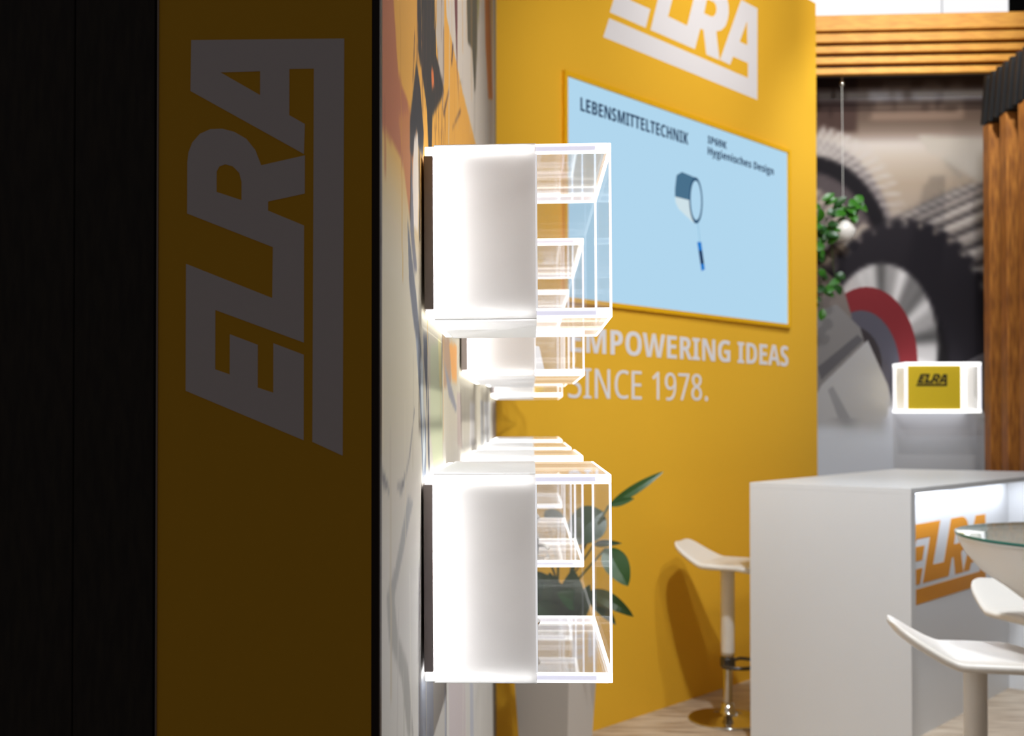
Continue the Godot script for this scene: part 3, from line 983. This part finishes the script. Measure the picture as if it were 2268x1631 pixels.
func build_cases() -> void:
	# upper row
	acrylic_case("nearest upper acrylic case, half frosted, in front of the screen", -1.5815, 0.368, 1.638, 1.883, 0.04)
	acrylic_case("tall upper acrylic case, second along the painted wall, hanging lower than the nearest", -2.416, 0.588, 1.5876, 1.882, 0.04)
	acrylic_case("upper acrylic case third along the wall, mostly hidden by the one before", -3.38, 0.482, 1.604, 1.881, 0.04)
	acrylic_case("farthest upper acrylic case, by the corner of the yellow wall", -4.16, 0.60, 1.5747, 1.876, 0.04)
	# lower row
	acrylic_case("nearest lower acrylic case, the tallest, with a bright top", -1.582, 0.454, 1.1285, 1.4194, 0.04)
	acrylic_case("lower acrylic case second along the wall, in front of the plant leaves", -2.459, 0.448, 1.174, 1.4157, 0.04)
	acrylic_case("lower acrylic case third along the painted wall, next to the farthest one", -3.19, 0.66, 1.143, 1.4135, 0.04)
	acrylic_case("farthest lower acrylic case, above the planter in the corner", -4.16, 0.60, 1.165, 1.4163, 0.04)
	# what is shown inside, mostly behind the frosted halves
	exhibit("sensor", "small pale wedge-shaped sensor in the tall second upper case", "sensor", Vector3(-0.005, 1.6028, -2.62), M.exhibit_white, 1)
	exhibit("sensor", "small pale sensor standing in the third upper case", "sensor", Vector3(-0.020, 1.6192, -3.55), M.exhibit_white, 1)
	exhibit("sensor", "yellow round sensor in the farthest upper case", "sensor", Vector3(0.012, 1.59, -4.40), M.exhibit_yellow, 2)
	exhibit("sensor", "white round sensor capsule in the nearest lower case", "sensor", Vector3(-0.030, 1.1435, -1.80), M.exhibit_white, 2)
	exhibit("sensor", "steel ring sensor lying in the second lower case", "sensor", Vector3(-0.02, 1.189, -2.62), M.exhibit_steel, 0)
	exhibit("sensor", "white capsule sensor in the third lower case", "sensor", Vector3(-0.018, 1.158, -3.5), M.exhibit_white, 2)
	# the case on the gear wall, seen from its front
	var o := thing("display_case", "glowing acrylic case with yellow logo panel on the gear print", "display case", Vector3(2.745, 1.531, -7.945), 0.0, "")
	var L := 0.50
	var h := 0.338
	var dp := 0.268
	var st := mb()
	span(st, Vector3(-L / 2, PLATE, 0), Vector3(L / 2, h - PLATE, 0.013), 0.001)
	part("mounting_board", st, M.frost, o)
	for yy in [0.0, h - 0.022]:
		st = mb()
		span(st, Vector3(-L / 2, yy, 0.002), Vector3(L / 2, yy + 0.022, dp), 0.002)
		part("top_plate" if yy > 0.0 else "bottom_plate", st, M.edge, o)
	for xx in [-L / 2, L / 2 - 0.016]:
		for zz in [0.014, dp - 0.016]:
			st = mb()
			span(st, Vector3(xx, 0.022, zz), Vector3(xx + 0.016, h - 0.022, zz + 0.014), 0.001)
			part("glowing_edge", st, M.edge_side, o)
	st = mb()
	span(st, Vector3(0.118, 0.022, dp - 0.012), Vector3(0.150, h - 0.022, dp - 0.004), 0.001)
	part("glowing_edge", st, M.edge, o)
	st = mb()
	span(st, Vector3(0.150, 0.022, dp - 0.012), Vector3(0.205, h - 0.022, dp - 0.006), 0.001)
	part("frosted_pane", st, M.frost, o)
	for xx in [-L / 2 + 0.001, L / 2 - 0.005]:
		st = mb()
		span(st, Vector3(xx, 0.022, 0.03), Vector3(xx + 0.004, h - 0.022, dp - 0.017))
		part("end_pane", st, M.acrylic, o)
	st = mb()
	span(st, Vector3(-L / 2 + 0.016, 0.022, dp - 0.014), Vector3(0.118, h - 0.022, dp - 0.006), 0.001)
	var yp := part("yellow_panel", st, M.yellow_panel, o)
	st = mb()
	logo(st, Vector3(-0.178, 0.178, dp - 0.006), Vector3(0.205, 0, 0), Vector3(0, 0.082, 0), Vector3.BACK, 0.001)
	part("logo", st, M.print_black, yp)
	var a := AreaLight3D.new()
	a.name = "case_lamp"
	a.area_size = Vector2(0.46, 0.28)
	a.light_energy = 0.03
	a.area_range = 20.0
	a.area_attenuation = 2.0
	a.shadow_enabled = true
	a.position = Vector3(0, h / 2, 0.018)
	a.rotation.y = PI
	o.add_child(a)

func build_furniture() -> void:
	# counter: a front leg, an inset side panel with the logo, an end leg and a continuous top
	var p1 := Vector2(1.008, -5.285)
	var p2 := Vector2(1.597, -4.85)
	var d2 := Vector2(0.637, -0.771)
	var n2 := Vector2(0.771, 0.637)
	var bk := Vector2(2.123, -6.716)
	var cc := p2 + Vector2(0.668, -0.744) * 2.0
	var o := thing("counter", "white bar counter with an orange logo on its inset lit side", "counter", Vector3(p2.x, 0, p2.y))
	var sh := func(p: Vector2) -> Vector2: return p - p2
	var st := mb()
	prism(st, [sh.call(p1), sh.call(p2), sh.call(p2 + d2 * 0.05), sh.call(p1 + d2 * 0.05)], 0.0, 1.176)
	part("front_panel", st, M.lacquer, o)
	var q := Vector2(1.941, -5.561)
	var s0 := q - d2 * 0.70
	var s1 := q + d2 * 1.10
	st = mb()
	prism(st, [sh.call(s0), sh.call(s1), sh.call(s1 - n2 * 0.04), sh.call(s0 - n2 * 0.04)], 0.0, 1.168)
	var sp := part("side_panel", st, M.lacquer, o)
	st = mb()
	var dd := Vector3(d2.x, 0, d2.y)
	var nn := Vector3(n2.x, 0, n2.y)
	var lo := q - d2 * 0.47 - p2
	logo(st, Vector3(lo.x, 0.62, lo.y), dd * 1.198, Vector3(0, 0.378, 0), nn, 0.001)
	part("logo", st, M.print_orange, sp)
	var e1 := s1 + n2 * 0.30
	st = mb()
	prism(st, [sh.call(s1), sh.call(e1), sh.call(e1 + d2 * 0.05), sh.call(s1 + d2 * 0.05)], 0.0, 1.168)
	part("end_panel", st, M.lacquer, o)
	st = mb()
	var b0 := p1 + d2 * 0.06
	prism(st, [sh.call(b0), sh.call(b0 + n2 * 0.03), sh.call(bk + n2 * 0.03 - d2 * 0.1), sh.call(bk - d2 * 0.1)], 0.0, 1.168)
	part("back_panel", st, M.lacquer, o)
	st = mb()
	var l0 := s0 + n2 * 0.10 + d2 * 0.12
	var l1 := s1 + n2 * 0.10 - d2 * 0.06
	prism(st, [sh.call(l0), sh.call(l1), sh.call(l1 - n2 * 0.02), sh.call(l0 - n2 * 0.02)], 1.158, 1.172)
	part("light_strip", st, M.led, o)
	var a := AreaLight3D.new()
	a.name = "counter_lamp"
	a.area_size = Vector2(1.55, 0.03)
	a.light_energy = 0.42
	a.light_color = Color(0.92, 0.95, 1.0)
	a.area_range = 20.0
	a.area_attenuation = 2.0
	a.shadow_enabled = true
	var mid := (l0 + l1) * 0.5 - n2 * 0.01 - p2
	a.transform = Transform3D(Basis(dd, nn, dd.cross(nn)).orthonormalized(), Vector3(mid.x, 1.150, mid.y))
	if a.transform.basis.z.y < 0.0:
		a.transform.basis = Basis(-dd, nn, (-dd).cross(nn)).orthonormalized()
	o.add_child(a)
	st = mb()
	prism(st, [p1, p2, cc, bk], 1.1765, 1.199)
	tag(part("worktop", st, M.lacquer, self), "white slab worktop lying along the bar counter", "worktop")

	bar_stool("white bar stool behind the counter, against the yellow wall", Vector3(0.97, 0, -5.67), deg_to_rad(-28))
	bar_stool("nearest white bar stool, in front of the counter's logo side", Vector3(1.345, 0, -3.506), deg_to_rad(-9))
	bar_stool("white bar stool half hidden behind the bowl of the high table", Vector3(1.88, 0, -4.27), deg_to_rad(-72))

	o = thing("high_table", "round high table with white bowl foot and glass top", "table", Vector3(1.853, 0, -3.66))
	st = mb()
	lathe(st, [Vector2(0, 0.0), Vector2(0.24, 0.0), Vector2(0.24, 0.012), Vector2(0.10, 0.05), Vector2(0.06, 0.16), Vector2(0.058, 0.55), Vector2(0.09, 0.72), Vector2(0.17, 0.83), Vector2(0.26, 0.90), Vector2(0.344, 0.963), Vector2(0.404, 1.003), Vector2(0.449, 1.056), Vector2(0.472, 1.10), Vector2(0.476, 1.116), Vector2(0.462, 1.116), Vector2(0.43, 1.05), Vector2(0.36, 0.99), Vector2(0.2, 0.90), Vector2(0.0, 0.86)], Vector3.ZERO, 64)
	part("bowl_foot", st, M.plastic, o)
	st = mb()
	lathe(st, [Vector2(0, 1.1165), Vector2(0.478, 1.1165), Vector2(0.478, 1.1265), Vector2(0, 1.1265)], Vector3.ZERO, 64)
	var gp := part("glass_top", st, M.glass, o)
	st = mb()
	lathe(st, [Vector2(0.478, 1.1165), Vector2(0.481, 1.118), Vector2(0.481, 1.125), Vector2(0.478, 1.1265)], Vector3.ZERO, 64)
	part("rim", st, M.glass_edge, gp)

	# pergola behind the stand
	o = thing("pergola_beam", "honey coloured beam of stacked slats across the top of the gear print", "beam", Vector3(1.2, 3.785, -7.6))
	o.rotation.z = 0.004
	st = mb()
	span(st, Vector3(0, 0.0, -0.09), Vector3(3.2, 0.39, -0.05))
	part("backing", st, M.black_board, o)
	for r in [[0.0, 0.042], [0.070, 0.116], [0.143, 0.189], [0.214, 0.272], [0.292, 0.396]]:
		st = mb()
		span(st, Vector3(0, r[0], -0.05), Vector3(3.2, r[1], 0.0), 0.004)
		part("slat", st, M.slat_wood, o)
	o = thing("slat_screen", "row of upright honey slats at the right edge under the black beam", "slat screen", Vector3(2.86, 0, -7.1))
	for k in 3:
		st = mb()
		var z0 := 0.0 + 0.255 * k
		span(st, Vector3(-0.035, 0.0, z0 - 0.10), Vector3(0.045, 3.325, z0), 0.004)
		part("slat", st, M.post_wood, o)
	o = thing("black_beam", "black ribbed beam above the upright slats at the right edge", "beam", Vector3(2.86, 3.328, -7.1))
	st = mb()
	span(st, Vector3(-0.02, 0.0, -0.12), Vector3(0.06, 0.30, 1.5))
	part("core", st, M.black_board, o)
	for k in 17:
		st = mb()
		box(st, Transform3D(Basis(Vector3.RIGHT, 0.22), Vector3(-0.032, 0.15, -0.06 + 0.092 * k)), Vector3(0.024, 0.30, 0.052), 0.003)
		part("rib", st, M.black_board, o)
	# white panels above the pergola beam, made to glow evenly
	for r in [[0.6, 3.437, "wide glowing white fabric panel above the pergola beam"], [3.437, 3.985, "narrow glowing white fabric panel at the upper right"]]:
		o = thing("glowing_panel", r[2], "light panel", Vector3((r[0] + r[1]) / 2, 4.45, -9.6))
		var hw: float = (r[1] - r[0]) / 2
		st = mb()
		span(st, Vector3(-hw + 0.005, 0.03, -0.02), Vector3(hw - 0.005, 2.0, 0.004))
		part("panel_face", st, M.panel_face, o)
		st = mb()
		for f in [[-hw, -hw + 0.005, 0.0, 2.03], [hw - 0.005, hw, 0.0, 2.03], [-hw + 0.005, hw - 0.005, 0.0, 0.03], [-hw + 0.005, hw - 0.005, 2.0, 2.03]]:
			span(st, Vector3(f[0], f[2], -0.06), Vector3(f[1], f[3], 0.0))
		part("frame", st, M.frame_grey, o)

func build_plants() -> void:
	# square tapered planter, turned with the yellow wall
	var o := thing("potted_plant", "large leafy plant in a tall tapered white planter in the corner", "potted plant", Vector3(0.098, 0, -4.68), deg_to_rad(-29.5))
	var st := mb()
	var hb := 0.102
	var ht := 0.135
	var H := 0.632
	var cs := [Vector2(-1, -1), Vector2(1, -1), Vector2(1, 1), Vector2(-1, 1)]
	for i in 4:
		var a: Vector2 = cs[i]
		var b: Vector2 = cs[(i + 1) % 4]
		var mid := Vector3(a.x + b.x, 0, a.y + b.y)
		quad(st, Vector3(a.x * hb, 0, a.y * hb), Vector3(b.x * hb, 0, b.y * hb), Vector3(b.x * ht, H, b.y * ht), Vector3(a.x * ht, H, a.y * ht), mid)
		quad(st, Vector3(a.x * ht, H, a.y * ht), Vector3(b.x * ht, H, b.y * ht), Vector3(b.x * (ht - 0.014), H, b.y * (ht - 0.014)), Vector3(a.x * (ht - 0.014), H, a.y * (ht - 0.014)), Vector3.UP)
		quad(st, Vector3(a.x * (ht - 0.014), H, a.y * (ht - 0.014)), Vector3(b.x * (ht - 0.014), H, b.y * (ht - 0.014)), Vector3(b.x * (ht - 0.02), H - 0.07, b.y * (ht - 0.02)), Vector3(a.x * (ht - 0.02), H - 0.07, a.y * (ht - 0.02)), -mid)
	quad(st, Vector3(-hb, 0, -hb), Vector3(hb, 0, -hb), Vector3(hb, 0, hb), Vector3(-hb, 0, hb), Vector3.DOWN)
	part("planter", st, M.planter, o)
	st = mb()
	span(st, Vector3(-ht + 0.019, H - 0.09, -ht + 0.019), Vector3(ht - 0.019, H - 0.05, ht - 0.019), 0.004)
	part("soil", st, M.soil, o)
	var inv := o.transform.affine_inverse()
	var root := Vector3(0.10, 0.60, -4.68)
	var cam_side := Vector3(0.05, 0.25, 1.0)
	# blades: start x, y, depth; tip x, y, depth; width; lift; colour
	for r in [
		[0.314, 1.140, -4.62, 0.540, 1.279, -4.66, 0.040, 0.012, 1], [0.312, 1.142, -4.62, 0.415, 1.172, -4.60, 0.032, 0.004, 1],
		[0.290, 1.115, -4.66, 0.140, 0.985, -4.60, 0.150, 0.010, 0], [0.255, 0.978, -4.66, 0.362, 0.994, -4.56, 0.030, 0.014, 0],
		[0.300, 0.968, -4.62, 0.385, 0.822, -4.56, 0.105, 0.012, 1], [0.235, 0.792, -4.62, 0.408, 0.700, -4.56, 0.062, 0.055, 0],
		[0.235, 0.775, -4.62, 0.335, 0.670, -4.54, 0.055, 0.016, 0], [0.055, 1.120, -4.62, 0.150, 1.030, -4.56, 0.070, 0.012, 0],
		[0.150, 0.680, -4.62, 0.010, 0.880, -4.58, 0.120, 0.010, 0], [0.150, 0.670, -4.62, 0.165, 0.890, -4.56, 0.115, 0.012, 0],
		[0.120, 0.650, -4.62, 0.015, 0.760, -4.55, 0.110, 0.016, 0], [0.170, 0.660, -4.62, 0.232, 0.830, -4.56, 0.070, 0.010, 0],
		[0.100, 0.650, -4.62, 0.070, 0.880, -4.54, 0.110, 0.010, 0], [0.190, 0.740, -4.62, 0.100, 0.800, -4.52, 0.080, 0.010, 1],
		[0.120, 0.680, -4.66, -0.060, 0.900, -4.60, 0.110, 0.015, 0], [0.060, 0.950, -4.66, -0.055, 1.050, -4.58, 0.085, 0.012, 1],
		[0.090, 0.640, -4.66, -0.080, 0.720, -4.60, 0.100, 0.020, 0], [0.200, 0.650, -4.70, 0.210, 0.720, -4.52, 0.070, 0.02, 0]]:
		var a := Vector3(r[0], r[1], r[2])
		var b := Vector3(r[3], r[4], r[5])
		st = mb()
		leaf(st, inv * a, inv * b, r[6], r[7], inv.basis * cam_side, 0.22, 0.8)
		part("leaf", st, M.leaf_dark if r[8] == 0 else M.leaf_mid, o)
		st = mb()
		var m1 := root.lerp(a, 0.5) + Vector3(-0.03 * signf(a.x - 0.1), 0.03, 0.0)
		tube(st, [inv * root, inv * root.lerp(m1, 0.6), inv * m1, inv * m1.lerp(a, 0.6), inv * a], 0.006, 0.004, 6)
		part("stem", st, M.stem, o)
	# small hanging plant in a white globe pot
	o = thing("hanging_plant", "small trailing green plant in a round white hanging pot", "hanging plant", Vector3(2.078, 2.675, -7.63))
	st = mb()
	lathe(st, [Vector2(0, 0.0), Vector2(0.035, 0.002), Vector2(0.062, 0.02), Vector2(0.078, 0.055), Vector2(0.079, 0.08), Vector2(0.068, 0.115), Vector2(0.05, 0.132), Vector2(0.044, 0.128), Vector2(0.05, 0.10), Vector2(0.0, 0.09)])
	part("pot", st, M.plastic, o)
	st = mb()
	tube(st, [Vector3(0, 0.09, 0), Vector3(-0.003, 0.6, 0), Vector3(-0.006, 1.043, 0)], 0.0018, 0.0018, 6)
	part("cord", st, M.cord, o)
	st = mb()
	lathe(st, [Vector2(0, 1.038), Vector2(0.014, 1.040), Vector2(0.018, 1.053), Vector2(0.014, 1.07), Vector2(0.005, 1.075), Vector2(0.004, 1.1135), Vector2(0, 1.1135)], Vector3(-0.006, 0, 0), 20)
	part("hook", st, M.chrome, o)
	var rng := RandomNumberGenerator.new()
	rng.seed = 77
	var spots := []
	for k in 34:
		var sx := rng.randf_range(-0.19, 0.09)
		spots.append(Vector3(sx, rng.randf_range(0.15 if sx > -0.07 else 0.05, 0.27), rng.randf_range(-0.05, 0.07)))
	for k in 14:
		spots.append(Vector3(rng.randf_range(-0.17, -0.10), rng.randf_range(-0.05, 0.14), rng.randf_range(0.0, 0.09)))
	for k in 11:
		spots.append(Vector3(-0.155 + 0.02 * sin(k * 1.3), -0.07 - 0.045 * k * 0.85, 0.03 + 0.01 * (k % 3)))
	for k in 5:
		spots.append(Vector3(-0.06 + 0.035 * sin(k * 2.0), -0.22 - 0.035 * k, 0.03))
	for p in spots:
		st = mb()
		var dir := Vector3(rng.randf_range(-1, 1), rng.randf_range(-0.8, 0.7), rng.randf_range(-0.2, 0.6)).normalized()
		leaf(st, p, p + dir * rng.randf_range(0.07, 0.105), rng.randf_range(0.046, 0.064), 0.008, Vector3(0.1, 0.5, 1), 0.2)
		part("leaf", st, M.leaf_bright if rng.randf() < 0.65 else M.leaf_mid, o)
	for path in [[Vector3(0, 0.10, 0.0), Vector3(-0.09, 0.14, 0.04), Vector3(-0.15, 0.0, 0.04), Vector3(-0.16, -0.25, 0.03), Vector3(-0.15, -0.45, 0.03)], [Vector3(-0.02, 0.10, 0.0), Vector3(-0.10, 0.10, 0.06), Vector3(-0.08, -0.15, 0.04), Vector3(-0.05, -0.35, 0.03)]]:
		st = mb()
		tube(st, path, 0.003, 0.002, 6)
		part("stem", st, M.stem, o)
